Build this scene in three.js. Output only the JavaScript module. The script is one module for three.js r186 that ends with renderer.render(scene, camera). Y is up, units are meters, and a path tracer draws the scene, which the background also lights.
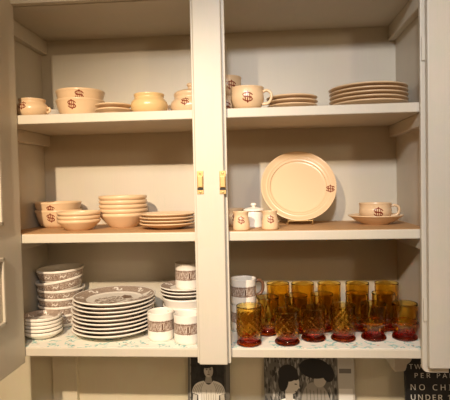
import * as THREE from 'three';
import { RoundedBoxGeometry } from 'three/addons/geometries/RoundedBoxGeometry.js';
import { mergeGeometries, mergeVertices } from 'three/addons/utils/BufferGeometryUtils.js';
import { RectAreaLightUniformsLib } from 'three/addons/lights/RectAreaLightUniformsLib.js';

// ---------------------------------------------------------------- camera, light, exposure
RectAreaLightUniformsLib.init();
const scene = new THREE.Scene();
const camera = new THREE.PerspectiveCamera(2 * Math.atan(200 / 478.62) * 180 / Math.PI, 450 / 400, 0.05, 50);
camera.position.set(0, 0, 1.2622);
camera.rotation.set(-0.0326, 0.0749, -0.0208, 'YXZ');
scene.add(camera);

const renderer = new THREE.WebGLRenderer({ antialias: true });
renderer.toneMapping = THREE.LinearToneMapping;
renderer.toneMappingExposure = 1.24;
renderer.shadowMap.enabled = true;

const LAMP = new THREE.Vector3(-0.5, 0.72, 1.52), LAMP_AIM = new THREE.Vector3(-0.40, -0.27, 0);
const LAMP_COLOR = new THREE.Color().setRGB(1.0, 0.80, 0.57);
const lampLight = new THREE.SpotLight(LAMP_COLOR, 11.2, 0, 0.50, 1, 2);
lampLight.position.copy(LAMP); lampLight.target.position.copy(LAMP_AIM);
lampLight.castShadow = true; lampLight.shadow.radius = 1;
scene.add(lampLight, lampLight.target);

const LAMP2 = new THREE.Vector3(-0.02, 0.80, 1.55), LAMP2_AIM = new THREE.Vector3(0.42, -0.18, 0);   // a second, whiter and broader head on the same track
const LAMP2_COLOR = new THREE.Color().setRGB(0.97, 0.97, 1.0);
const lampLight2 = new THREE.SpotLight(LAMP2_COLOR, 5.9, 0, 0.68, 1, 2);
lampLight2.position.copy(LAMP2); lampLight2.target.position.copy(LAMP2_AIM);
lampLight2.castShadow = true; lampLight2.shadow.radius = 4;
scene.add(lampLight2, lampLight2.target);
const FILL_GLOBE = new THREE.Vector3(1.3, 0.66, 2.5);                      // added warm fill light, an unseen globe behind and to the right
const fillGlobeLight = new THREE.PointLight(new THREE.Color().setRGB(1.0, 0.80, 0.56), 1.6, 0, 2);
fillGlobeLight.position.copy(FILL_GLOBE); fillGlobeLight.castShadow = true; fillGlobeLight.shadow.radius = 5;
scene.add(fillGlobeLight);

// ---------------------------------------------------------------- helpers
let seed = 7;
const rnd = () => { seed = (seed * 1664525 + 1013904223) >>> 0; return seed / 4294967296; };
const R = (a, b) => a + (b - a) * rnd();
const taken = {};
function numbered(n) { const k = taken[n] = (taken[n] ?? -1) + 1; return k ? n + '_' + String(k).padStart(3, '0') : n; }
function lin(r, g, b) { return new THREE.Color().setRGB(r, g, b); }
function shadows(o) { o.castShadow = o.receiveShadow = true; return o; }
function mesh(name, geo, mat, parent, label) {
  const m = shadows(new THREE.Mesh(geo, mat)); m.name = name;
  if (label) m.userData.label = label;
  parent.add(m); return m;
}
function thing(name, label, category, x = 0, y = 0, z = 0, group) {
  const o = new THREE.Group(); o.name = numbered(name); o.position.set(x, y, z);
  o.userData = { label, category }; if (group) o.userData.group = group;
  scene.add(o); return o;
}
function single(name, geo, mat, label, category, x = 0, y = 0, z = 0, group) {
  const o = shadows(new THREE.Mesh(geo, mat)); o.name = numbered(name); o.position.set(x, y, z);
  o.userData = { label, category }; if (group) o.userData.group = group;
  scene.add(o); return o;
}
function struct(name, geo, mat) {
  const o = shadows(new THREE.Mesh(geo, mat)); o.name = name; o.userData = { kind: 'structure' }; scene.add(o); return o;
}
function boxUV(g) {                                                   // uv in metres from the face's own axes
  const p = g.attributes.position, n = g.attributes.normal, uv = new Float32Array(p.count * 2);
  for (let i = 0; i < p.count; i++) {
    const ax = Math.abs(n.getX(i)), ay = Math.abs(n.getY(i)), az = Math.abs(n.getZ(i));
    const [a, b] = ax >= ay && ax >= az ? [p.getZ(i), p.getY(i)] : ay >= az ? [p.getX(i), p.getZ(i)] : [p.getX(i), p.getY(i)];
    uv[2 * i] = a; uv[2 * i + 1] = b;
  }
  g.setAttribute('uv', new THREE.BufferAttribute(uv, 2)); return g;
}
function box(x0, x1, y0, y1, z0, z1, r = 0.0015) {
  const w = x1 - x0, h = y1 - y0, d = z1 - z0, rr = Math.min(r, w * .45, h * .45, d * .45);
  const g = rr > 0 ? new RoundedBoxGeometry(w, h, d, 2, rr) : new THREE.BoxGeometry(w, h, d);
  g.translate((x0 + x1) / 2, (y0 + y1) / 2, (z0 + z1) / 2);
  return boxUV(g);
}
function canvas(w, h) { const c = document.createElement('canvas'); c.width = w; c.height = h; return [c, c.getContext('2d')]; }
function tex(c, repeat) {
  const t = new THREE.CanvasTexture(c); t.colorSpace = THREE.SRGBColorSpace; t.magFilter = THREE.LinearFilter; t.anisotropy = 4;
  if (repeat) { t.wrapS = t.wrapT = THREE.RepeatWrapping; t.repeat.set(repeat[0], repeat[1]); }
  return t;
}
// profile [[r, y], ...]: outside going up, then inside going down; uv u = angle (0.5 faces +z), v = share of the profile's length
function lathe(profile, seg = 56) {
  const pts = profile.map(([r, y]) => new THREE.Vector2(Math.max(r, 1e-5), y));
  const g = new THREE.LatheGeometry(pts, seg, Math.PI, Math.PI * 2);
  const len = [0]; for (let i = 1; i < pts.length; i++) len.push(len[i - 1] + pts[i].distanceTo(pts[i - 1]));
  const uv = g.attributes.uv; for (let i = 0; i < uv.count; i++) uv.setY(i, len[i % pts.length] / len[pts.length - 1]);
  g.userData.len = len; return g;
}
// rounds the corners of a profile by sampling a centripetal curve through it
function smooth(profile, n = 60) {
  const c = new THREE.CatmullRomCurve3(profile.map(([r, y]) => new THREE.Vector3(r, y, 0)), false, 'centripetal');
  return c.getPoints(n).map(p => [Math.max(p.x, 0), p.y]);
}
function tube(points, r, seg = 40, rad = 10) { return new THREE.TubeGeometry(new THREE.CatmullRomCurve3(points.map(p => new THREE.Vector3(...p))), seg, r, rad, false); }

// ---------------------------------------------------------------- materials
function noiseCanvas(w, h, base, vary, streak) {
  const [c, x] = canvas(w, h); x.fillStyle = `rgb(${base})`; x.fillRect(0, 0, w, h);
  for (let i = 0; i < streak; i++) {
    const k = R(-vary, vary) | 0; x.fillStyle = `rgba(${base.map(v => v + k).join()},0.28)`;
    const lw = R(6, 90), lh = R(1, 3); x.fillRect(R(-40, w), R(0, h), lh, lw);
  }
  for (let i = 0; i < streak / 3; i++) {
    const k = R(-vary, vary) | 0; x.fillStyle = `rgba(${base.map(v => v + k).join()},0.12)`;
    x.beginPath(); x.ellipse(R(0, w), R(0, h), R(8, 50), R(8, 50), 0, 0, 7); x.fill();
  }
  return c;
}
const bumpC = noiseCanvas(256, 256, [128, 128, 128], 60, 1400);
const bumpT = new THREE.CanvasTexture(bumpC); bumpT.wrapS = bumpT.wrapT = THREE.RepeatWrapping; bumpT.repeat.set(4, 4); bumpT.magFilter = THREE.LinearFilter;
function painted(rgb, rough = 0.45) {
  return new THREE.MeshPhysicalMaterial({ map: tex(noiseCanvas(512, 512, rgb, 7, 1600), [2, 2]), roughness: rough, bumpMap: bumpT, bumpScale: 0.0006 });
}
const M = {};
M.paint = painted([203, 193, 172]);
M.wall = painted([218, 205, 178], 0.8);
M.roomWall = new THREE.MeshStandardMaterial({ color: lin(0.6, 0.5, 0.37), roughness: 0.9 });
M.ceilingPaint = new THREE.MeshStandardMaterial({ color: lin(0.7, 0.64, 0.54), roughness: 0.9 });
M.floor = new THREE.MeshStandardMaterial({ map: tex(noiseCanvas(512, 512, [134, 92, 58], 26, 1600), [1, 1]), roughness: 0.6 });
M.brownTop = new THREE.MeshStandardMaterial({ map: (() => {
  const [c, x] = canvas(1024, 256); x.fillStyle = 'rgb(186,144,98)'; x.fillRect(0, 0, 1024, 256);
  for (let i = 0; i < 1500; i++) { const k = R(-26, 22) | 0; x.fillStyle = `rgba(${186 + k},${144 + k},${98 + k},0.3)`; x.fillRect(R(-100, 1024), R(0, 256), R(30, 260), R(1, 4)); }
  return tex(c, [1.2, 3]);
})(), roughness: 0.6 });
M.brass = new THREE.MeshStandardMaterial({ color: lin(0.60, 0.40, 0.16), roughness: 0.42, metalness: 0.65 });
M.dark = new THREE.MeshStandardMaterial({ color: lin(0.03, 0.022, 0.016), roughness: 0.7 });
M.black = new THREE.MeshStandardMaterial({ color: lin(0.02, 0.02, 0.02), roughness: 0.6 });
const glaze = (o) => new THREE.MeshPhysicalMaterial({ roughness: 0.28, ior: 1.5, ...o });
const TAN = '#e0c098';
M.tan = glaze({ color: new THREE.Color(TAN) });
M.white = glaze({ color: new THREE.Color('#efe6d8') });
M.whiteBlue = M.white;
M.brownGlaze = glaze({ color: lin(0.16, 0.075, 0.04) });

// the maroon monogram: an S over three uprights and a crossbar, with a bead above and below
function monogram(x, cx, cy, w, h) {
  x.save(); x.translate(cx, cy); x.scale(w / 98, h / 118); x.strokeStyle = x.fillStyle = '#7a2c13'; x.lineCap = 'butt';
  x.lineWidth = 11; x.beginPath(); x.moveTo(46, -14); x.bezierCurveTo(38, -50, -42, -50, -44, -22); x.bezierCurveTo(-44, 0, 44, -2, 46, 22); x.bezierCurveTo(42, 50, -36, 50, -46, 14); x.stroke();
  x.lineWidth = 9; for (const d of [-22, 0, 22]) { x.beginPath(); x.moveTo(d, -44); x.lineTo(d, 44); x.stroke(); }
  x.lineWidth = 9; x.beginPath(); x.moveTo(-40, 0); x.lineTo(40, 0); x.stroke();
  for (const s of [-1, 1]) { x.beginPath(); x.moveTo(0, s * 62); x.lineTo(10, s * 50); x.lineTo(0, s * 40); x.lineTo(-10, s * 50); x.fill(); }
  x.restore();
}
// a material for a lathed dish: print(ctx, X, Y, S) draws with X(metres round the dish from u=0.5), Y(height share), S pixels per metre
function printed(geo, ref, base, draw, extra = {}) {
  const len = geo.userData.len, L = len[len.length - 1], circ = 2 * Math.PI * ref;
  const W = 2048, H = Math.min(512, Math.max(64, Math.round(W * L / circ / 8) * 8));
  const [c, x] = canvas(W, H); x.fillStyle = base; x.fillRect(0, 0, W, H);
  draw(x, m => W * (0.5 + m / circ), m => H * (1 - m / L), W / circ, H / L);
  return glaze({ map: tex(c), ...extra });
}
// length along a profile of the first point (going up the outside) that reaches height y
function along(geo, profile, y) { for (let i = 1; i < profile.length; i++) if (profile[i][1] >= y) return geo.userData.len[i]; return 0; }

// ---------------------------------------------------------------- the room
const FLOOR = -1.5, CEIL = 1.15, XL = -1.9, XR = 2.3, ZB = -0.32, ZF = 3.4, TH = 0.12;
struct('floor', box(XL - TH, XR + TH, FLOOR - TH, FLOOR, ZB - TH, ZF + TH, 0), M.floor);
struct('ceiling', box(XL - TH, XR + TH, CEIL, CEIL + TH, ZB - TH, ZF + TH, 0), M.ceilingPaint);
struct('wall_back', box(XL - TH, XR + TH, FLOOR, CEIL, ZB - TH, ZB, 0), M.wall);
struct('wall_left', box(XL - TH, XL, FLOOR, CEIL, ZB, ZF, 0), M.roomWall);
struct('wall_front', box(XL - TH, XR + TH, FLOOR, CEIL, ZF, ZF + TH, 0), M.roomWall);
struct('wall_right', box(XR, XR + TH, FLOOR, CEIL, ZB, ZF, 0), M.roomWall);
struct('trim_1', box(-0.718, -0.634, -0.935, -0.485, ZB, ZB + 0.022), M.wall);

// ---------------------------------------------------------------- the cupboard
const T1 = 0.1997, B1 = 0.1744, T2 = -0.1244, B2 = -0.1506, T3 = -0.438, B3 = -0.4635, TOP = 0.488, WL = -0.722, WR = 0.432, BACK = -0.30;
const cup = thing('wall_cupboard', 'cream painted wall cupboard with two open bays of shelves', 'cupboard');
{
  const add = (n, g, m = M.paint, p = cup, l) => mesh(n, g, m, p, l);
  const W = WR - WL, H = TOP - B3, c = noiseCanvas(1024, 840, [203, 193, 172], 6, 2600);
  const bg = box(WL, WR, B3, TOP, BACK - 0.018, BACK, 0), uv = bg.attributes.uv, pp = bg.attributes.position;
  for (let i = 0; i < uv.count; i++) uv.setXY(i, (pp.getX(i) - WL) / W, (pp.getY(i) - B3) / H);
  add('back_panel', bg, new THREE.MeshPhysicalMaterial({ map: tex(c), roughness: 0.45, bumpMap: bumpT, bumpScale: 0.0006 }));
  add('side_panel', box(WL - 0.02, WL, B3, TOP, BACK - 0.018, 0), M.paint);
  add('side_panel', box(WR, WR + 0.02, B3, TOP, BACK - 0.018, 0), M.paint);
  add('top_panel', box(WL - 0.02, WR + 0.02, TOP, TOP + 0.02, BACK - 0.018, 0), M.paint);
  add('top_rail', box(WL - 0.03, 0.445, 0.4905, 0.62, 0.0, 0.02));
  const s1 = add('shelf', box(WL, WR, B1, T1, BACK, 0, 0.003));
  const s2 = add('shelf', box(WL, WR, B2, T2 - 0.0012, BACK, 0, 0.003));
  add('shelf', box(WL, WR, B3, T3 - 0.001, BACK, 0, 0.003));
  mesh('bare_shelf_top', box(WL, WR, T2 - 0.0013, T2, BACK, -0.003, 0), M.brownTop, s2, 'worn brown upper face of the shelf');
  // cleats that carry the top and the shelves
  for (const [y0, y1] of [[TOP - 0.046, TOP], [B1 - 0.036, B1], [B2 - 0.03, B2]]) {
    add('cleat', box(WL, WL + 0.022, y0, y1, BACK + 0.0, -0.004, 0.003), M.paint);
    add('cleat', box(WR - 0.022, WR, y0, y1, BACK + 0.0, -0.004, 0.003), M.paint);
  }
  // the stile between the bays: a wide board with a narrower one planted on it
  const st = add('centre_stile', box(-0.1754, -0.0862, -0.4735, 0.4905, 0.0, 0.014, 0.002));
  add('centre_stile_facing', box(-0.1690, -0.0940, -0.4725, 0.4905, 0.014, 0.03, 0.004));
  add('side_stile', box(WL - 0.03, -0.668, -0.4735, 0.4905, 0.0, 0.014));
  { // right stile with a rounded lower corner
    const s = new THREE.Shape(); const r = 0.016;
    s.moveTo(0.408 + r, -0.492); s.lineTo(0.47, -0.492); s.lineTo(0.47, 0.4905); s.lineTo(0.408, 0.4905); s.lineTo(0.408, -0.492 + r); s.quadraticCurveTo(0.408, -0.492, 0.408 + r, -0.492);
    const g = new THREE.ExtrudeGeometry(s, { depth: 0.010, bevelEnabled: true, bevelSize: 0.002, bevelThickness: 0.002, bevelSegments: 2 });
    g.translate(0, 0, 0.002); add('side_stile', g);
  }
  for (const [cx, cy] of [[-0.1555, 0.0062], [-0.0972, 0.0052]]) {
    const plate = add('catch_plate', box(cx - 0.0085, cx + 0.0085, cy - 0.03, cy + 0.03, 0.03, 0.0322, 0.001), M.brass, cup, 'brass door catch');
    mesh('keeper', box(cx - 0.0068, cx + 0.0068, cy - 0.013, cy + 0.017, 0.0322, 0.0375, 0.002), M.brass, plate);
    mesh('slot', box(cx - 0.0075, cx + 0.0075, cy - 0.0195, cy - 0.014, 0.0322, 0.0332, 0.0004), M.dark, plate, 'dark slot');
    for (const d of [-0.025, 0.0235]) { const s = new THREE.SphereGeometry(0.0032, 12, 8); s.scale(1, 1, 0.45); s.translate(cx, cy + d, 0.0322); mesh('screw', s, M.brass, plate); }
  }
  // doors: the left one stands open square to the front, the right one is folded right back
  function door(w, y0, y1, panels) {
    const d = new THREE.Group(); d.name = 'door'; cup.add(d);
    mesh('door_board', box(0, w, y0, y1, 0, 0.02, 0.003), M.paint, d);
    for (const [a, b] of panels) {
      const t = 0.011, x0 = 0.098, x1 = w - 0.098;
      mesh('panel_moulding', mergeGeometries([box(x0, x1, b - t, b, -0.007, 0, 0.003), box(x0, x1, a, a + t, -0.007, 0, 0.003), box(x0, x0 + t, a, b, -0.007, 0, 0.003), box(x1 - t, x1, a, b, -0.007, 0, 0.003)]), M.paint, d);
    }
    return d;
  }
  const dl = door(0.46, -0.479, 0.6, [[-0.345, -0.172], [-0.092, 0.46]]);
  dl.position.set(-0.654, 0, 0.004); dl.rotation.y = -Math.PI / 2;
  dl.userData.label = 'left door standing open square to the front';
  const dr = new THREE.Group(); dr.name = 'door'; cup.add(dr); dr.userData.label = 'right door folded back flat';
  mesh('door_board', box(0.4165, 0.83, -0.476, 0.6, 0.0145, 0.035, 0.003), M.paint, dr);
  for (const y of [0.33, -0.33]) mesh('hinge', mergeGeometries([box(0.4085, 0.4165, y - 0.03, y + 0.03, 0.014, 0.019, 0.0006)]), M.paint, dr);
}
{ // curved bracket below the shelf
  const s = new THREE.Shape(); s.moveTo(0, 0); s.lineTo(0.052, 0); s.bezierCurveTo(0.048, -0.03, 0.052, -0.05, 0.036, -0.058); s.bezierCurveTo(0.03, -0.062, 0.034, -0.072, 0.026, -0.08); s.lineTo(0, -0.08); s.lineTo(0, 0);
  const g = new THREE.ExtrudeGeometry(s, { depth: 0.1, bevelEnabled: true, bevelSize: 0.001, bevelThickness: 0.001, bevelSegments: 1 });
  g.translate(0.374, B3 - 0.001, -0.225); mesh('bracket', g, M.paint, cup);
}
// printed paper lining the lowest shelf
{
  const [c, x] = canvas(1024, 1024); x.fillStyle = '#e9e4d6'; x.fillRect(0, 0, 1024, 1024);
  const leaf = (px, py, a, l, w, col) => { x.save(); x.translate(px, py); x.rotate(a); x.fillStyle = col; x.beginPath(); x.moveTo(-l, 0); x.quadraticCurveTo(0, -w, l, 0); x.quadraticCurveTo(0, w, -l, 0); x.fill(); x.restore(); };
  const cols = ['#93bfb5', '#accfc6', '#86b3ac', '#bfd8cd', '#9dc4bd'];
  for (let i = 0; i < 120; i++) {
    const px = R(0, 1024), py = R(0, 1024);
    for (let k = 0; k < 3; k++) leaf(px + R(-36, 36), py + R(-36, 36), R(0, 6.3), R(18, 34), R(12, 22), cols[(rnd() * 5) | 0]);
  }
  for (let i = 0; i < 26; i++) leaf(R(0, 1024), R(0, 1024), R(0, 6.3), R(14, 24), R(10, 18), ['#d9a48c', '#cf8f7a', '#c9b37a'][(rnd() * 3) | 0]);
  const m = new THREE.MeshStandardMaterial({ map: tex(c, [3.2, 3.2]), roughness: 0.7 });
  single('shelf_liner', box(WL + 0.001, WR - 0.001, T3 - 0.001, T3, BACK + 0.001, -0.004, 0), m, 'printed paper with turquoise leaves lining the lowest shelf', 'shelf liner');
}

// ---------------------------------------------------------------- dishes
// a thick hotel-ware plate: foot at 0, well at height p (so that the next one rests at pitch p), rim at h
function plateProfile(Rr, h, p, well = 0.6) {
  const t = Math.min(0.0056, p * 0.52), f = Rr * (well - 0.06), w = Rr * well;
  return [[0, p * .42], [f - .007, p * .42], [f - .004, 0.0004], [f - .003, 0], [f, 0], [f + .001, .0006], [w + .002, Math.max(p - t, .002)], [w + (Rr - w) * .5, p - t + (h - p) * .42],
    [Rr - .004, h - t * .9], [Rr - .0012, h - t * .72], [Rr, h - t * .45], [Rr - .0004, h - t * .18], [Rr - .002, h], [Rr - .0045, h - .0005],
    [w + (Rr - w) * .55, p + (h - p) * .5], [w + .003, p + .0012], [w - .003, p], [w * .5, p], [0, p]];
}
function topIndex(pr) { let k = 0; pr.forEach(([, y], i) => { if (y > pr[k][1]) k = i; }); return k; }
// the upper face carries a round print (planar uv, whole plate across), the under side shows the canvas's plain corner
function discPrint(geo, profile, Rr) {
  const k = topIndex(profile), n = profile.length, p = geo.attributes.position, uv = geo.attributes.uv;
  for (let i = 0; i < p.count; i++) {
    if (i % n >= k) uv.setXY(i, 0.5 + 0.48 * p.getX(i) / Rr, 0.5 - 0.48 * p.getZ(i) / Rr); else uv.setXY(i, 0.01, 0.01);
  }
  return geo;
}
function bowlProfile(Rr, h, foot, p, e = 0.62, t = 0.0042, lip = 0.0016) {
  const out = [[0, .0025], [foot - .006, .0025], [foot - .004, 0], [foot - .001, 0], [foot, .0012]], n = 12;
  for (let i = 1; i <= n; i++) { const k = i / n; out.push([foot + (Rr - lip - foot) * Math.pow(k, e), .0012 + (h - .008 - .0012) * k]); }
  out.push([Rr - .0002, h - .0058], [Rr, h - .003], [Rr - .0008, h - .0006], [Rr - .0024, h], [Rr - t - .0004, h - .002]);
  for (let i = n; i >= 1; i--) { const k = i / n, y = .0012 + (h - .008 - .0012) * k; if (y > p + .003) out.push([foot + (Rr - lip - foot) * Math.pow(k, e) - t, y]); }
  const last = out[out.length - 1][0]; out.push([Math.min(last - .003, foot + .006), p + .0004], [foot * .6, p], [0, p]);
  return out;
}
const ORD = ['bottom', 'second', 'third', 'fourth', 'fifth', 'sixth', 'seventh', 'eighth', 'ninth'];
const place = (k, n) => (k === n - 1 ? 'top' : k === 0 ? 'bottom' : ORD[k] + ' from bottom');
// a stack of n alike dishes; turn gives each its own slight shift
function stack(name, geo, mats, n, p, x, y, z, label, category, group, opt = {}) {
  for (let k = 0; k < n; k++) {
    const m = Array.isArray(mats) ? mats[Math.min(k, mats.length - 1)] : mats;
    const o = single(name, geo, opt.top && k === n - 1 ? opt.top : m, label.replace('#', place(k, n)), category, x + (opt.dx ? opt.dx[k] : R(-.0012, .0012)), y + p * k, z + R(-.001, .001), group);
    o.rotation.y = opt.turn ? opt.turn[k] : R(-.08, .08);
    if (opt.tilt && opt.tilt[k]) { o.rotation.z = opt.tilt[k][0]; o.position.y += opt.tilt[k][1]; }
  }
}
// tan bowl with a monogram on its wall
function monoBowl(Rr, h, foot, p, e, size, yc) {
  const pr = bowlProfile(Rr, h, foot, p, e), g = lathe(pr);
  const s = along(g, pr, yc);
  const m = printed(g, Rr * .95, TAN, (x, X, Y, S, V) => monogram(x, X(0), Y(s), size * S, size * 1.2 * V));
  return { g, m, pr };
}
// --- top shelf, left bay
function squatPot(x, z, s, label, turn, lid, lug, glazeColor = TAN) {
  const t = thing('sugar_bowl', label, 'sugar bowl', x, T1, z), r = 0.0525 * s, h = 0.060 * s;
  const pr = smooth([[0, .002], [r * .6, .002], [r * .64, 0], [r * .70, .001], [r * .90, h * .18], [r, h * .42], [r * .95, h * .63], [r * .82, h * .76], [r * .785, h * .83], [r * .82, h * .96], [r * .81, h], [r * .76, h * .985], [r * .73, h * .84], [r * .77, h * .74], [r * .9, h * .58], [r * .92, h * .4], [r * .6, h * .1], [0, h * .08]], 90);
  const g = lathe(pr), sl = along(g, pr, h * .60);
  const m = printed(g, r * .95, glazeColor, (c, X, Y, S, V) => { if (glazeColor === TAN) monogram(c, X(0), Y(sl), .023 * S, .026 * V); });
  const b = mesh('body', g, m, t); b.rotation.y = turn;
  if (lug) { const hg = tube([[r * .90 * lug, h * .52, 0], [r * 1.10 * lug, h * .50, 0], [r * 1.13 * lug, h * .36, 0], [r * .95 * lug, h * .26, 0]], .0042 * s, 24, 8); mesh('handle', hg, M.tan, t); }
  if (lid) mesh('lid', lathe(smooth([[0, h * .96], [r * .72, h * .98], [r * .78, h * 1.0], [r * .77, h * 1.05], [r * .4, h * 1.18], [r * .16, h * 1.22], [r * .12, h * 1.28], [r * .19, h * 1.38], [r * .14, h * 1.46], [0, h * 1.48]], 60), 40), M.tan, t);
  return t;
}
squatPot(-0.643, -0.062, 0.86, 'small squat tan sugar bowl with maroon monogram at the open left door', -0.22, false, 1);
squatPot(-0.312, -0.09, 1, 'plain amber tan squat bowl with narrow neck between saucers and lidded sugar bowl', 2.4, false, 0, '#ddb981');
squatPot(-0.203, -0.165, 1.18, 'lidded tan sugar bowl with monogram half behind the centre stile', -0.16, true, -1);
{
  const b = monoBowl(0.071, 0.058, 0.048, 0.027, 0.5, 0.024, 0.034);
  stack('soup_bowl', b.g, b.m, 2, 0.027, -0.531, T1, -0.14, '# monogrammed bowl of the tan pair on the top shelf', 'bowl', 'pair of tan bowls on the top shelf', { turn: [-0.02, 0.30] });
  const q = plateProfile(0.052, 0.019, 0.013, .58), g = lathe(q, 48);
  stack('saucer', g, M.tan, 2, 0.013, -0.413, T1, -0.082, '# small tan saucer of two beside the monogrammed bowl pair', 'saucer', 'small saucers on the top shelf');
  const c = bowlProfile(0.046, 0.046, 0.03, 0.012, .5);
  single('sauce_bowl', lathe(c), M.white, 'small pale plain bowl behind the squat sugar bowl in the top left corner', 'bowl', -0.665, T1, -0.235);
}
// --- cups
function cupParts(Rr, h, turnHandle, size) {
  const pr = smooth([[0, .0025], [Rr * .50, .0025], [Rr * .54, 0], [Rr * .60, .001], [Rr * .82, h * .16], [Rr * .97, h * .42], [Rr * .985, h * .60], [Rr * .965, h * .72], [Rr * .975, h * .9], [Rr, h * .985], [Rr * .985, h], [Rr * .94, h * .985], [Rr * .90, h * .72], [Rr * .88, h * .42], [Rr * .7, h * .2], [Rr * .4, h * .13], [0, h * .12]], 100);
  const g = lathe(pr), sl = along(g, pr, h * .50);
  const m = printed(g, Rr * .97, TAN, (c, X, Y, S, V) => monogram(c, X(0), Y(sl), size * S, size * 1.18 * V));
  const hg = tube([[Rr * .93, h * .80, 0], [Rr * 1.16, h * .86, 0], [Rr * 1.40, h * .74, 0], [Rr * 1.42, h * .50, 0], [Rr * 1.24, h * .30, 0], [Rr * .90, h * .26, 0]], Rr * .085, 40, 10);
  return { g, m, hg, turnHandle };
}
function cupAt(c, label, x, y, z, turnBody, turnHandle, group, name = 'coffee_cup') {
  const t = thing(name, label, 'cup', x, y, z, group);
  mesh('body', c.g, c.m, t).rotation.y = turnBody; mesh('handle', c.hg, M.tan, t).rotation.y = turnHandle; return t;
}
{
  const tall = cupParts(0.046, 0.0615, 0, 0.027), low = cupParts(0.0465, 0.052, 0, 0.026);
  cupAt(tall, 'tan coffee cup with maroon monogram in front of the cup pair beside the centre stile', -0.032, T1, -0.057, 0.04, -0.15);
  cupAt(tall, 'lower tan cup of the stacked pair in the shade of the centre stile', -0.098, T1, -0.20, 0.0, 2.6);
  cupAt(tall, 'upper tan cup of the stacked pair in the shade of the centre stile', -0.098, T1 + 0.0617, -0.20, 0.42, 2.9);
  const sq = plateProfile(0.0785, 0.0275, 0.0095, .54), sg = lathe(sq);
  single('saucer', sg, M.tan, 'tan saucer under the lone monogrammed coffee cup on the middle shelf', 'saucer', 0.334, T2, -0.165);
  cupAt(low, 'tan coffee cup with maroon monogram standing on its saucer', 0.333, T2 + 0.0097, -0.165, -0.03, -0.12);
  cupAt(low, 'shaded tan cup with monogram behind the small creamer at the centre stile', -0.095, T2, -0.165, 0.55, 2.8);
}
{ // --- stacks on the top right
  const q = plateProfile(0.0725, 0.0205, 0.0118, .58);
  stack('saucer', lathe(q), M.tan, 3, 0.0118, 0.094, T1, -0.13, '# tan saucer of the three stacked beside the monogrammed cup', 'saucer', 'three tan saucers on the top shelf');
  const b = plateProfile(0.1095, 0.021, 0.0113, .62);
  stack('dinner_plate', lathe(b, 72), M.tan, 5, 0.0113, 0.312, T1, -0.15, '# tan dinner plate of the five stacked on the top shelf', 'plate', 'five tan plates on the top shelf');
}
{ // --- middle shelf, left bay
  const b = monoBowl(0.072, 0.056, 0.046, 0.025, 0.52, 0.025, 0.032);
  stack('soup_bowl', b.g, b.m, 2, 0.025, -0.646, T2, -0.222, '# deep monogrammed bowl of the pair in the middle shelf corner', 'bowl', 'pair of deep bowls on the middle shelf', { turn: [0.04, 0.06] });
  const c = bowlProfile(0.062, 0.032, 0.034, 0.0115, 0.85, .0042, .001), cg = lathe(c), cs = cg.userData.len.at(-1) - 0.085;
  const cm = printed(cg, 0.06, TAN, (x, X, Y, S, V) => monogram(x, X(-.19), Y(cs), .024 * S, -.022 * V));
  stack('fruit_bowl', cg, M.tan, 3, 0.0115, -0.533, T2, -0.105, '# small shallow tan bowl of the stack of three', 'bowl', 'three shallow tan bowls', { top: cm, turn: [0, 0, 0] });
  const d = bowlProfile(0.0735, 0.044, 0.039, 0.0133, 0.9, .0045, .0002);
  stack('soup_bowl', lathe(d), M.tan, 5, 0.0133, -0.424, T2, -0.188, '# plain tan bowl of the five stacked on the middle shelf', 'bowl', 'five tan bowls on the middle shelf');
  const e = plateProfile(0.083, 0.018, 0.0092, .56);
  stack('saucer', lathe(e), M.tan, 4, 0.0092, -0.270, T2, -0.115, '# tan saucer of the four stacked beside the centre stile', 'saucer', 'four tan saucers on the middle shelf');
}
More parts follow.
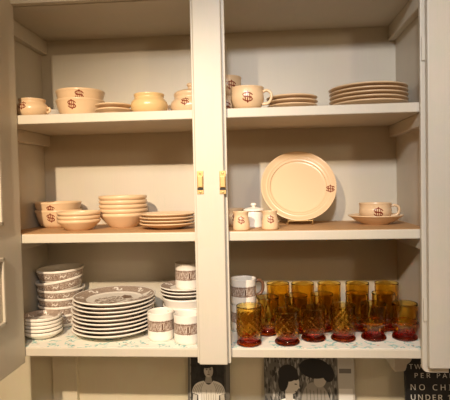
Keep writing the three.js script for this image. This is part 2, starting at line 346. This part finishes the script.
{ // --- middle shelf, right bay: creamers, sugar jar, standing plate
  const h = 0.050, pr = smooth([[0, .002], [.016, .002], [.018, 0], [.0215, .0015], [.0228, .012], [.0205, .030], [.0186, .040], [.0200, .0475], [.0205, h], [.0192, h], [.0170, .041], [.0188, .030], [.0206, .012], [.017, .005], [0, .004]], 80);
  const g = lathe(pr, 48), sl = along(g, pr, .0275);
  { // pinch a small pouring lip
    const p = g.attributes.position; for (let i = 0; i < p.count; i++) { const a = Math.atan2(p.getX(i), p.getZ(i)), k = Math.max(0, (p.getY(i) - .036) / .014) * Math.exp(-Math.pow(Math.abs(Math.abs(a) - 1.57) / .38, 2)) * (a < 0 ? 1 : 0); p.setX(i, p.getX(i) * (1 + .22 * k)); p.setY(i, p.getY(i) + .0025 * k); }
    g.computeVertexNormals();
  }
  const m = printed(g, .0215, TAN, (c, X, Y, S, V) => monogram(c, X(.001), Y(sl), .0185 * S, .0225 * V));
  const a = single('creamer', g, m, 'small tan creamer with maroon monogram nearest the centre stile', 'creamer', -0.054, T2, -0.030); a.rotation.y = -0.02;
  const b = single('creamer', g, m, 'small tan creamer with maroon monogram in front of the standing plate', 'creamer', 0.0235, T2, -0.042); b.rotation.y = 0.04;
  const j = thing('sugar_jar', 'small white covered sugar jar between the two creamers', 'jar', -0.0215, T2, -0.105);
  mesh('body', lathe(smooth([[0, .002], [.019, .002], [.021, 0], [.0245, .002], [.025, .01], [.0245, .044], [.0235, .0465], [.0215, .046], [.021, .01], [0, .006]], 60), 44), M.white, j);
  const lid = mesh('lid', lathe(smooth([[0, .0468], [.026, .0468], [.0292, .0482], [.0292, .0512], [.026, .0535], [.010, .0575], [0, .058]], 50), 44), M.white, j);
  mesh('knob', lathe(smooth([[.004, .0565], [.0045, .060], [.0078, .0635], [.0078, .0672], [.005, .0698], [0, .0702]], 30), 24), M.white, lid);
  // the standing plate
  const Rr = 0.114, q = plateProfile(Rr, 0.024, 0.008, .72);
  // a raised ring where the well meets the rim
  const k = q.length - 4; q.splice(k, 0, [Rr * .845, .0175], [Rr * .83, .0172], [Rr * .815, .0152], [Rr * .775, .0135], [Rr * .76, .0140], [Rr * .745, .0115]);
  const pg = lathe(q, 88); discPrint(pg, q, Rr);
  const [c, x] = canvas(1024, 1024); x.fillStyle = TAN; x.fillRect(0, 0, 1024, 1024);
  x.save(); x.translate(512 + .48 * 1024 * .835, 512 + .48 * 1024 * .10); x.rotate(.12); monogram(x, 0, 0, 100, 108); x.restore();
  const tilt = 0.40, cy = T2 + 0.004 + Rr * Math.cos(tilt);
  const pl = single('dinner_plate', pg, glaze({ map: tex(c) }), 'large cream tan plate with monogram standing upright on a wire easel', 'plate', 0.1145, cy, -0.222);
  pl.rotation.x = Math.PI / 2 - tilt;
  // its brass wire easel
  const e = thing('plate_easel', 'brass wire easel under the standing plate', 'plate stand', 0.1145, T2, -0.20);
  for (const s of [-1, 1]) {
    mesh('side_wire', tube([[s * .036, .020, .050], [s * .036, .010, .046], [s * .036, .003, .040], [s * .036, .003, 0.005], [s * .034, .0035, -.03], [s * .03, .004, -.07], [s * .027, .04, -.058], [s * .022, .085, -.047], [s * .016, .12, -.040]], .0016, 70, 6), M.brass, e);
  }
  mesh('front_bar', tube([[-.036, .013, .0475], [0, .013, .0475], [.036, .013, .0475]], .0016, 12, 6), M.brass, e);
  mesh('top_bar', tube([[-.016, .12, -.040], [0, .125, -.039], [.016, .12, -.040]], .0016, 12, 6), M.brass, e);
  mesh('back_bar', tube([[-.03, .004, -.07], [0, .004, -.07], [.03, .004, -.07]], .0016, 12, 6), M.brass, e);
}
// ---------------------------------------------------------------- brown transfer ware
const BR = (a) => `rgba(98,68,50,${a})`;
function brownRing(x, cx, cy, r0, r1, dots) {
  x.save(); x.beginPath(); x.arc(cx, cy, r1, 0, 7); x.arc(cx, cy, r0, 0, 7, true); x.clip('evenodd');
  x.fillStyle = '#a5907f'; x.fillRect(cx - r1, cy - r1, 2 * r1, 2 * r1);
  for (let i = 0; i < 2600; i++) { const a = R(0, 6.2832), r = R(r0, r1); x.fillStyle = rnd() < .55 ? BR(.55) : 'rgba(236,224,208,.5)'; x.beginPath(); x.ellipse(cx + r * Math.cos(a), cy + r * Math.sin(a), R(1.5, 6), R(1, 3), R(0, 3), 0, 7); x.fill(); }
  for (let i = 0; i < dots; i++) {
    const a = i / dots * 6.2832 + .35, r = (r0 + r1) / 2, px = cx + r * Math.cos(a), py = cy + r * Math.sin(a);
    x.save(); x.translate(px, py); x.rotate(a + 1.57); x.strokeStyle = '#f1e8db'; x.lineWidth = (r1 - r0) * .17; x.lineCap = 'round';
    x.beginPath(); const w = (r1 - r0) * .4; x.arc(-w * .5, -w * .3, w * .45, 3.6, 7.0); x.bezierCurveTo(w * .2, w * .9, w * .9, w * .7, w * .9, -w * .1); x.stroke(); x.restore();
  }
  x.restore();
  x.strokeStyle = BR(.85); x.lineWidth = 3; for (const r of [r0, r1]) { x.beginPath(); x.arc(cx, cy, r, 0, 7); x.stroke(); }
}
function sceneMotif(x, cx, cy, s) {                                  // a little engraved landscape in brown
  x.save(); x.translate(cx, cy); x.scale(s, s * 1.5);
  for (let i = 0; i < 190; i++) {
    const a = R(0, 6.283), d = Math.sqrt(rnd()); x.fillStyle = BR(R(.15, .6)); x.beginPath(); x.ellipse(-14 + 46 * d * Math.cos(a), 2 + 24 * d * Math.sin(a), R(1.5, 5), R(1, 2.8), R(0, 3), 0, 7); x.fill();
  }
  for (let i = 0; i < 60; i++) { x.fillStyle = BR(R(.2, .7)); x.beginPath(); x.ellipse(R(-86, 86), 24 + R(-8, 12), R(4, 15), R(1, 3), 0, 0, 7); x.fill(); }
  x.fillStyle = BR(.8); x.fillRect(24, -8, 26, 18); x.beginPath(); x.moveTo(20, -8); x.lineTo(37, -22); x.lineTo(54, -8); x.fill();
  x.restore();
}
function transferDisc(rimIn, dots, motif) {
  const [c, x] = canvas(1024, 1024); x.fillStyle = '#efe6d8'; x.fillRect(0, 0, 1024, 1024);
  brownRing(x, 512, 512, 1024 * .48 * rimIn, 1024 * .48 * .955, dots);
  if (motif) sceneMotif(x, 512, 520, motif);
  return glaze({ map: tex(c) });
}
const discPlate = transferDisc(.69, 8, 4.2), discSaucer = transferDisc(.62, 6, 1.6);
{ // --- bottom shelf, left bay
  const q = plateProfile(0.122, 0.025, 0.0113, .60), g = lathe(q, 80); discPrint(g, q, 0.122);
  stack('dinner_plate', g, discPlate, 9, 0.0113, -0.449, T3, -0.138, '# plate of the nine stacked white plates with brown rims', 'plate', 'stack of brown and white plates', { dx: [0, .001, -.001, .002, .001, 0, .005, .004, .005], turn: [.4, 1.2, 2.1, .2, 3, 1.8, 4, 2.6, .55] });
  const e = bowlProfile(0.056, 0.024, 0.032, 0.0105, .8, .004, .001), eg = lathe(e); discPrint(eg, e, 0.056);
  stack('fruit_bowl', eg, discSaucer, 5, 0.0105, -0.650, T3, -0.096, '# dish of five small brown patterned dishes by the left door', 'bowl', 'small brown and white dishes');
  const b = bowlProfile(0.0735, 0.046, 0.052, 0.0248, .5), bg = lathe(b), L0 = along(bg, b, .016), L1 = along(bg, b, .0365);
  const bm = printed(bg, 0.07, '#efe6d8', (x, X, Y, S, V) => {
    const y1 = Y(L1), y0 = Y(L0); x.fillStyle = '#b09a89'; x.fillRect(0, y1, 2048, y0 - y1);
    for (let i = 0; i < 2600; i++) { x.fillStyle = rnd() < .55 ? BR(.5) : 'rgba(236,224,208,.5)'; x.beginPath(); x.ellipse(R(0, 2048), R(y1, y0), R(2, 9), R(1, 4), R(0, 3), 0, 7); x.fill(); }
    x.strokeStyle = '#f1e8db'; x.lineWidth = (y0 - y1) * .15; x.lineCap = 'round';
    for (let k = 0; k < 9; k++) { const px = 2048 * (k + .5) / 9, w = (y0 - y1) * .32, cy = (y0 + y1) / 2; x.beginPath(); x.moveTo(px - 2 * w, cy + w * .4); x.bezierCurveTo(px - w, cy - w * 1.8, px, cy + w * 1.8, px + 2 * w, cy - w * .4); x.stroke(); }
    x.fillStyle = BR(.9); x.fillRect(0, y1 - 2, 2048, 4); x.fillRect(0, y0 - 2, 2048, 4);
  });
  stack('soup_bowl', bg, bm, 6, 0.0252, -0.645, T3, -0.224, '# bowl of the six brown banded bowls piled in the corner', 'bowl', 'six piled brown and white bowls', { turn: [0, .3, .1, .6, .2, .5], tilt: { 4: [.14, .004], 5: [.04, .011] } });
  stack('soup_bowl', bg, M.white, 3, 0.0252, -0.237, T3, -0.205, '# plain white bowl of three under the saucers behind the mugs', 'bowl', 'three white bowls under the saucers');
  const s = plateProfile(0.080, 0.020, 0.0095, .52), sg = lathe(s, 64); discPrint(sg, s, 0.080);
  const ys = T3 + 2 * 0.0252 + 0.046 + 0.0002 - 0.001;
  stack('saucer', sg, discSaucer, 3, 0.0095, -0.237, ys - 0.004, -0.200, '# brown patterned saucer of three under a mug', 'saucer', 'three brown and white saucers');
  // mugs
  const pr = smooth([[0, .002], [.029, .002], [.031, 0], [.034, .001], [.0372, .007], [.0378, .02], [.0378, .060], [.0382, .076], [.0384, .079], [.0374, .080], [.0360, .078], [.0350, .06], [.0350, .012], [.030, .006], [0, .005]], 90);
  const mg = lathe(pr, 56), la = along(mg, pr, .027), lb = along(mg, pr, .056);
  const mm = printed(mg, 0.0378, '#efe6d8', (x, X, Y, S, V) => {
    const y1 = Y(lb), y0 = Y(la), hh = y0 - y1; x.fillStyle = '#b09a89'; x.fillRect(0, y1, 2048, hh);
    for (let i = 0; i < 3200; i++) { x.fillStyle = rnd() < .55 ? BR(.5) : 'rgba(236,224,208,.45)'; x.beginPath(); x.ellipse(R(0, 2048), R(y1, y0), R(3, 14), R(1.5, 5), R(0, 3), 0, 7); x.fill(); }
    for (let k = 0; k < 4; k++) {
      const px = 2048 * (.53 + k / 4) % 2048, cy = (y0 + y1) / 2; x.fillStyle = '#dccdbc';
      for (const d of [-1, 1]) { x.beginPath(); x.ellipse(px + d * hh * .5, cy, hh * .15, hh * .36, d * .15, 0, 7); x.fill(); }
      x.fillStyle = '#cdb9a6'; x.beginPath(); x.ellipse(px, cy, hh * .34, hh * .40, 0, 0, 7); x.fill();
      for (let i = 0; i < 70; i++) { x.fillStyle = BR(R(.4, .9)); x.beginPath(); x.ellipse(px + R(-.3, .3) * hh, cy + R(-.25, .35) * hh, R(3, 10), R(2, 7), 0, 0, 7); x.fill(); }
    }
    x.fillStyle = BR(.7); x.fillRect(0, y1 - 2, 2048, 4); x.fillRect(0, y0 - 2, 2048, 4);
    for (let k = 0; k < 60; k++) { x.beginPath(); x.arc(2048 * k / 60, y1, 7, 0, 7); x.fill(); }
  });
  const hg = tube([[.036, .066, 0], [.048, .071, 0], [.060, .062, 0], [.061, .044, 0], [.053, .030, 0], [.036, .025, 0]], .0048, 40, 10);
  const mug = (label, x, y, z, tb, th, group) => { const t = thing('mug', label, 'mug', x, y, z, group); mesh('body', mg, mm, t).rotation.y = tb; mesh('handle', hg, M.brownGlaze, t, 'brown handle').rotation.y = th; };
  mug('white mug with brown transfer band beside the stack of plates', -0.2925, T3, -0.082, 0.12, 1.15);
  mug('white mug with brown transfer band beside the foot of the centre stile', -0.2115, T3, -0.055, 0.0, 0.9);
  mug('white mug with brown transfer band standing on the stack of saucers', -0.231, ys - 0.004 + 3 * 0.0095, -0.200, 0.12, 0.7);
  mug('lower white mug of the pair stacked behind the amber tumblers', -0.0585, T3, -0.165, 0.2, 0.5);
  mug('upper white mug with brown handle of the pair stacked behind the amber tumblers', -0.0575, T3 + 0.0766, -0.165, 0.02, 0.3);
}
// ---------------------------------------------------------------- amber tumblers
M.amber = new THREE.MeshPhysicalMaterial({ color: lin(1, 1, 1), transmission: 1, thickness: 0.004, ior: 1.5, roughness: 0.03, attenuationColor: lin(0.955, 0.54, 0.04), attenuationDistance: 0.0058 });
function glassGeo(profile, disp, seg = 72) {
  const g0 = new THREE.LatheGeometry(profile.map(([r, y]) => new THREE.Vector2(Math.max(r, 0), y)), seg);
  const k = topIndex(profile), n = profile.length, p = g0.attributes.position;
  for (let i = 0; i < p.count; i++) {
    if (i % n >= k) continue;
    const r = Math.hypot(p.getX(i), p.getZ(i)); if (r < .01) continue;
    const a = Math.atan2(p.getX(i), p.getZ(i)), s = 1 + disp(a, p.getY(i)) / r; p.setX(i, p.getX(i) * s); p.setZ(i, p.getZ(i) * s);
  }
  g0.deleteAttribute('uv'); g0.deleteAttribute('normal');
  const g = mergeVertices(g0, 1e-6); g.computeVertexNormals(); return g;
}
// resample so that relief has enough rows
function dense(profile, n) { return smooth(profile, n); }
function footedProfile(h, r) {
  return dense([[0, .0065], [r * .50, .006], [r * .74, .0035], [r * .84, .0006], [r * .93, 0], [r * .985, .0022], [r * .98, .0060], [r * .86, .0105], [r * .80, .0150], [r * .84, .0210], [r * .93, .030], [r * .965, h * .45], [r * .965, h * .7], [r * .97, h * .9], [r * .985, h - .001],
    [r * .968, h], [r * .94, h - .0012], [r * .905, h * .88], [r * .895, h * .6], [r * .885, .034], [r * .78, .022], [r * .60, .0165], [0, .015]], 130);
}
function steppedProfile(h, r) {
  return dense([[0, .0065], [r * .48, .006], [r * .74, .0035], [r * .84, .0006], [r * .95, 0], [r * 1.0, .0025], [r * .975, .0070], [r * .85, .0125], [r * .79, .0185], [r * .81, .029], [r * .87, h * .37], [r * .96, h * .425], [r * 1.05, h * .455], [r * 1.055, h * .475], [r * .99, h * .505], [r * .985, h * .56], [r * 1.0, h * .75], [r * .995, h - .001],
    [r * .97, h], [r * .945, h - .0012], [r * .93, h * .80], [r * .915, h * .55], [r * .90, h * .48], [r * .80, h * .40], [r * .72, .030], [r * .60, .021], [0, .0185]], 150);
}
const bell = (y, a, b, e) => Math.max(0, Math.min(1, (y - a) / e, (b - y) / e));
const lattice = (h) => (a, y) => bell(y, .022, h * .78, .006) * .0016 * (Math.abs(Math.sin(a * 6 + y * 190)) * Math.abs(Math.sin(a * 6 - y * 190)) * 1.5 - .35);
const lobes = (h) => (a, y) => bell(y, .014, h * .40, .006) * .0013 * Math.sin(a * 9 + 40 * y * Math.sin(a * 3)) + bell(y, h * .56, h * .86, .01) * .0004 * Math.sin(a * 8);
const flutes = (h) => (a, y) => bell(y, .022, h * .70, .01) * .0010 * Math.sin(a * 12);
{
  const G = {
    F: glassGeo(footedProfile(.106, .0345), lattice(.106)), S: glassGeo(footedProfile(.091, .0345), lattice(.091)), C: glassGeo(footedProfile(.097, .0345), lattice(.097)),
    M: glassGeo(footedProfile(.108, .0335), flutes(.108)), T: glassGeo(footedProfile(.122, .0365), flutes(.122)),
    D: glassGeo(steppedProfile(.0985, .0345), lobes(.0985)),
  };
  const rows = [
    ['F', -0.039, -0.038, 'amber glass tumbler with lattice relief in front of the stacked mugs'],
    ['S', 0.065, -0.047, 'short amber glass tumbler with lattice relief, second from the centre stile in front row'],
    ['S', 0.140, -0.080, 'short amber glass tumbler with lattice relief, third from the centre stile in front row'],
    ['C', 0.222, -0.080, 'golden amber glass tumbler with lattice relief next to the stepped tumblers'],
    ['D', 0.3075, -0.090, 'brown amber stepped glass tumbler beside the golden lattice tumbler'],
    ['D', 0.393, -0.092, 'brown amber stepped glass tumbler at the right side of the cupboard'],
    ['M', 0.013, -0.130, 'fluted amber tumbler in middle row beside the handle of the stacked mugs'],
    ['M', 0.098, -0.150, 'fluted amber tumbler in middle row, second from the stacked mugs'],
    ['M', 0.176, -0.166, 'fluted amber tumbler in middle row, third from the stacked mugs'],
    ['M', 0.279, -0.175, 'fluted amber tumbler in middle row, second from the right side panel'],
    ['M', 0.356, -0.176, 'fluted amber tumbler in middle row, next to the right side panel'],
    ['T', 0.0485, -0.255, 'tall amber tumbler at the back panel, first from the stacked mugs'],
    ['T', 0.1265, -0.255, 'tall amber tumbler at the back panel, second from the stacked mugs'],
    ['T', 0.209, -0.255, 'tall amber tumbler at the back panel, middle of five'],
    ['T', 0.296, -0.255, 'tall amber tumbler at the back panel, second from the right side panel'],
    ['T', 0.386, -0.255, 'tall amber tumbler at the back panel, in the right corner'],
  ];
  for (const [k, x, z, l] of rows) { const o = single('tumbler', G[k], M.amber, l, 'glass', x, T3 + 0.0002, z, 'amber tumblers on the lowest shelf'); o.rotation.y = R(0, 1); }
}
// ---------------------------------------------------------------- pictures and sign below the cupboard
function flatPrint(name, w, h, d, c, label, category, x, y, z, edge = M.dark) {
  const t = thing(name, label, category, x, y, z);
  mesh('board', box(-w / 2, w / 2, -h, 0, 0, d, 0.0008), edge, t);
  const g = new THREE.PlaneGeometry(w - .001, h - .001); g.translate(0, -h / 2, d + .0003);
  mesh('print', g, new THREE.MeshStandardMaterial({ map: tex(c), roughness: 0.5 }), t);
  return t;
}
{ // black and white portrait of a person in a pale dress
  const [c, x] = canvas(280, 760);                                   // 0.14 m wide
  x.fillStyle = '#6a6761'; x.fillRect(0, 0, 280, 760); x.fillStyle = '#9d978b'; x.fillRect(12, 0, 7, 760); x.fillStyle = '#2e2c29'; x.fillRect(20, 8, 222, 752); x.fillStyle = '#4a4743'; x.fillRect(242, 8, 12, 752);
  for (let i = 0; i < 500; i++) { const v = R(22, 62) | 0; x.fillStyle = `rgba(${v},${v},${v - 3},.4)`; x.beginPath(); x.ellipse(R(24, 238), R(12, 400), R(4, 18), R(4, 18), 0, 0, 7); x.fill(); }
  const X0 = 138, Y0 = 100, E = (dx, dy, a, b, col, r = 0) => { x.fillStyle = col; x.beginPath(); x.ellipse(X0 + dx, Y0 + dy, a, b, r, 0, 7); x.fill(); };
  E(-2, 14, 52, 54, '#1b1917'); E(-36, 40, 20, 34, '#1b1917', .2); E(36, 38, 20, 34, '#1b1917', -.2);
  x.fillStyle = '#a8a298'; x.beginPath(); x.moveTo(X0 - 16, Y0 + 50); x.lineTo(X0 + 16, Y0 + 50); x.lineTo(X0 + 26, Y0 + 108); x.lineTo(X0 - 26, Y0 + 108); x.fill();
  E(0, 28, 31, 41, '#cbc5bb'); E(14, 34, 16, 32, '#b7b0a5'); E(-4, -10, 42, 20, '#1b1917', -.12);
  for (const d of [-12, 12]) { E(d, 20, 7, 3.6, '#4f4943'); E(d, 11, 9, 2.2, '#5b544d'); }
  E(0, 36, 4, 7, '#9d958a'); E(0, 51, 9, 3.4, '#6d5f57');
  x.fillStyle = '#ebe8e1'; x.beginPath(); x.moveTo(X0 - 30, Y0 + 92); x.bezierCurveTo(X0 - 86, Y0 + 98, X0 - 108, Y0 + 126, X0 - 112, Y0 + 170); x.lineTo(X0 - 70, Y0 + 184); x.lineTo(X0 - 62, 760); x.lineTo(X0 + 64, 760); x.lineTo(X0 + 70, Y0 + 186); x.lineTo(X0 + 112, Y0 + 172); x.bezierCurveTo(X0 + 106, Y0 + 124, X0 + 86, Y0 + 98, X0 + 30, Y0 + 92); x.quadraticCurveTo(X0, Y0 + 142, X0 - 30, Y0 + 92); x.fill();
  x.strokeStyle = 'rgba(150,145,136,.75)'; x.lineWidth = 4;
  for (const d of [-1, 1]) for (let k = 0; k < 5; k++) { x.beginPath(); x.moveTo(X0 + d * (34 + 13 * k), Y0 + 104 + 5 * k); x.quadraticCurveTo(X0 + d * (52 + 12 * k), Y0 + 140, X0 + d * (60 + 12 * k), Y0 + 178); x.stroke(); }
  x.fillStyle = '#c4beb3'; for (const d of [-1, 1]) { x.beginPath(); x.moveTo(X0 + d * 104, Y0 + 176); x.lineTo(X0 + d * 76, Y0 + 186); x.lineTo(X0 + d * 88, Y0 + 330); x.lineTo(X0 + d * 40, Y0 + 400); x.lineTo(X0 + d * 60, Y0 + 430); x.lineTo(X0 + d * 118, Y0 + 340); x.fill(); }
  x.lineWidth = 3; for (let i = 0; i < 7; i++) { x.beginPath(); x.moveTo(X0 - 48 + 16 * i, Y0 + 150 + (i % 2) * 30); x.quadraticCurveTo(X0 - 40 + 14 * i, Y0 + 260, X0 - 52 + 17 * i, 740); x.stroke(); }
  const t = flatPrint('photograph', 0.14, 0.38, 0.006, c, 'black and white photograph of a person in a pale dress leaning below the centre stile', 'photograph', -0.1835, -0.556, ZB + 0.004);
  t.rotation.x = -0.12;
}
{ // black and white photograph of two people at a table before a patterned curtain
  const [c, x] = canvas(600, 780);
  x.fillStyle = '#6a665f'; x.fillRect(0, 0, 600, 780);
  for (let i = 0; i < 900; i++) { const v = rnd() < .5 ? R(16, 44) : R(140, 215); x.fillStyle = `rgba(${v | 0},${(v * .98) | 0},${(v * .95) | 0},.6)`; x.beginPath(); x.ellipse(R(0, 484), R(0, 780), R(3, 8), R(8, 30), R(-.25, .25), 0, 7); x.fill(); }
  x.fillStyle = '#c9c4ba'; x.fillRect(486, 0, 114, 780); x.fillStyle = '#8c867b'; x.fillRect(486, 0, 6, 780); x.fillStyle = '#77716a'; x.fillRect(500, 110, 80, 30); x.fillStyle = '#eae6de'; x.fillRect(496, 240, 90, 90);
  const E = (px, py, a, b, r, col) => { x.fillStyle = col; x.beginPath(); x.ellipse(px, py, a, b, r, 0, 7); x.fill(); };
  // far person: dark hair, grey clothing, bending over the table
  x.fillStyle = '#a09a90'; x.beginPath(); x.moveTo(232, 520); x.bezierCurveTo(236, 290, 256, 220, 318, 200); x.bezierCurveTo(420, 206, 452, 290, 446, 520); x.fill();
  x.strokeStyle = '#6f6a62'; x.lineWidth = 5; for (let i = 0; i < 6; i++) { x.beginPath(); x.moveTo(280 + 24 * i, 240 + 8 * (i % 3)); x.quadraticCurveTo(290 + 22 * i, 320, 270 + 28 * i, 420); x.stroke(); }
  E(372, 190, 40, 44, .5, '#c2bbb0'); E(340, 110, 104, 66, .12, '#171513'); E(426, 140, 40, 58, -.2, '#171513');
  // near person: bobbed hair, white top, looking down
  x.fillStyle = '#f2efe9'; x.beginPath(); x.moveTo(24, 640); x.bezierCurveTo(30, 370, 70, 318, 150, 304); x.bezierCurveTo(214, 300, 262, 350, 292, 470); x.lineTo(250, 640); x.fill();
  x.strokeStyle = '#b4aea4'; x.lineWidth = 5; for (let i = 0; i < 5; i++) { x.beginPath(); x.moveTo(90 + 30 * i, 330 + (i % 2) * 14); x.quadraticCurveTo(86 + 34 * i, 400, 70 + 46 * i, 500); x.stroke(); }
  x.fillStyle = '#cfc8bd'; x.beginPath(); x.moveTo(138, 240); x.lineTo(190, 270); x.lineTo(190, 320); x.lineTo(140, 320); x.fill();
  E(188, 220, 44, 62, .32, '#e0dad0'); x.fillStyle = '#e0dad0'; x.beginPath(); x.moveTo(222, 206); x.lineTo(240, 240); x.lineTo(218, 244); x.fill();
  E(160, 142, 64, 56, .15, '#1f1c19'); E(128, 196, 34, 66, .12, '#1f1c19'); E(206, 166, 26, 22, .5, '#1f1c19');
  E(210, 214, 9, 4, .2, '#4b443d'); E(212, 262, 10, 3.4, .1, '#7a6e65');
  // the papers and dishes before them
  x.fillStyle = '#eeebe4'; x.beginPath(); x.moveTo(330, 470); x.lineTo(392, 350); x.lineTo(560, 336); x.lineTo(600, 480); x.fill(); x.strokeStyle = '#77706a'; x.lineWidth = 5; for (let i = 0; i < 4; i++) { x.beginPath(); x.moveTo(386 - i * 12, 372 + i * 24); x.lineTo(560 + i * 9, 362 + i * 24); x.stroke(); }
  E(262, 440, 44, 24, -.5, '#d8d1c7'); x.fillStyle = '#d6d1c8'; x.fillRect(0, 520, 600, 260);
  const t = flatPrint('photograph', 0.293, 0.38, 0.006, c, 'black and white photograph of two people at a table before a patterned curtain', 'photograph', 0.1465, -0.556, ZB + 0.004);
  t.rotation.x = -0.12;
}
{ // black letter board
  const [c, x] = canvas(1024, 1280); x.fillStyle = '#0d0c0a'; x.fillRect(0, 0, 1024, 1280);
  x.fillStyle = '#1c1a17'; for (let i = 0; i < 80; i++) x.fillRect(0, i * 16, 1024, 1.5);
  x.fillStyle = '#d6d1c6'; x.textBaseline = 'alphabetic';
  const S = 1024 / 0.32, put = (s, px, py, size, sp) => { x.font = `${size * S * 1.24}px sans-serif`; let a = px * S; for (const ch of s) { x.save(); x.translate(a, py * S); x.scale(1.16, 1); x.fillText(ch, 0, 0); a += x.measureText(ch).width * 1.16 + sp * S; x.restore(); } };
  put('TWO', 0.0125, 0.050, 0.0165, 0.004); put('PER PARTY', 0.0265, 0.0765, 0.0160, 0.0055); put('NO CHILDREN', 0.0125, 0.1135, 0.0195, 0.0062); put('UNDER 14', 0.0125, 0.1435, 0.0185, 0.003);
  const t = flatPrint('letter_board', 0.32, 0.40, 0.012, c, 'black letter board with white lettering leaning below the right door', 'sign', 0.42 + 0.16 + 0.014, -0.533, -0.254, M.black);
  t.rotation.x = -0.10;
}
{ // worktop below, on which the pictures and the letter board stand
  const t = thing('worktop', 'plain worktop along the wall below the cupboard', 'worktop');
  mesh('top', box(-1.85, 2.25, -0.975, -0.935, ZB + .003, 0.33, 0.004), M.ceilingPaint, t); mesh('cabinet_front', box(-1.85, 2.25, FLOOR, -0.975, ZB + .003, 0.28, 0.004), M.paint, t);
}
// ---------------------------------------------------------------- the lamps that light the cupboard: two spot heads hung from the ceiling
function spotHead(label, at, aim, color, k) {
  const t = thing('ceiling_spotlight', label, 'lamp', at.x, at.y, at.z);
  const q = new THREE.Quaternion().setFromUnitVectors(new THREE.Vector3(0, -1, 0), aim.clone().sub(at).normalize());
  const white = new THREE.MeshStandardMaterial({ color: lin(.8, .8, .78), roughness: .4 }), S = (a) => a.map(([r, y]) => [r * k, y * k]);
  mesh('shade', lathe(S([[0, .13], [.03, .13], [.045, .11], [.050, .014], [.049, .012], [.044, .105], [.028, .124], [0, .124]]), 40), white, t).quaternion.copy(q);
  const glow = new THREE.MeshStandardMaterial({ color: lin(.9, .9, .85), emissive: color, emissiveIntensity: 3 });
  mesh('bulb', lathe(S([[0, .016], [.03, .016], [.034, .022], [.02, .06], [0, .06]]), 32), glow, t).quaternion.copy(q);
  mesh('stem', box(-0.008, 0.008, 0.11 * k, CEIL - at.y, 0.03 * k, 0.03 * k + 0.016), white, t);
}
spotHead('white ceiling spotlight head with a warm bulb aimed at the left bay', LAMP, LAMP_AIM, LAMP_COLOR, 1);
spotHead('larger white ceiling spotlight head with a cool bulb aimed at the right bay', LAMP2, LAMP2_AIM, LAMP2_COLOR, 2);
{  // made-up pendant body for the added fill light
  const t = thing('added_fill_pendant', 'added warm fill globe hanging unseen behind the camera', 'lamp', FILL_GLOBE.x, FILL_GLOBE.y, FILL_GLOBE.z);
  const glow = new THREE.MeshStandardMaterial({ color: lin(.9, .86, .78), emissive: lin(1, .82, .6), emissiveIntensity: 2 });
  const g = new THREE.SphereGeometry(0.12, 40, 24); mesh('globe', g, glow, t);
  mesh('cord', box(-0.004, 0.004, 0.13, CEIL - FILL_GLOBE.y, -0.004, 0.004, 0.001), M.black, t);
  mesh('cap', lathe([[0, .115], [.05, .108], [.052, .118], [.03, .135], [0, .14]], 32), M.brass, t);
}
renderer.render(scene, camera);
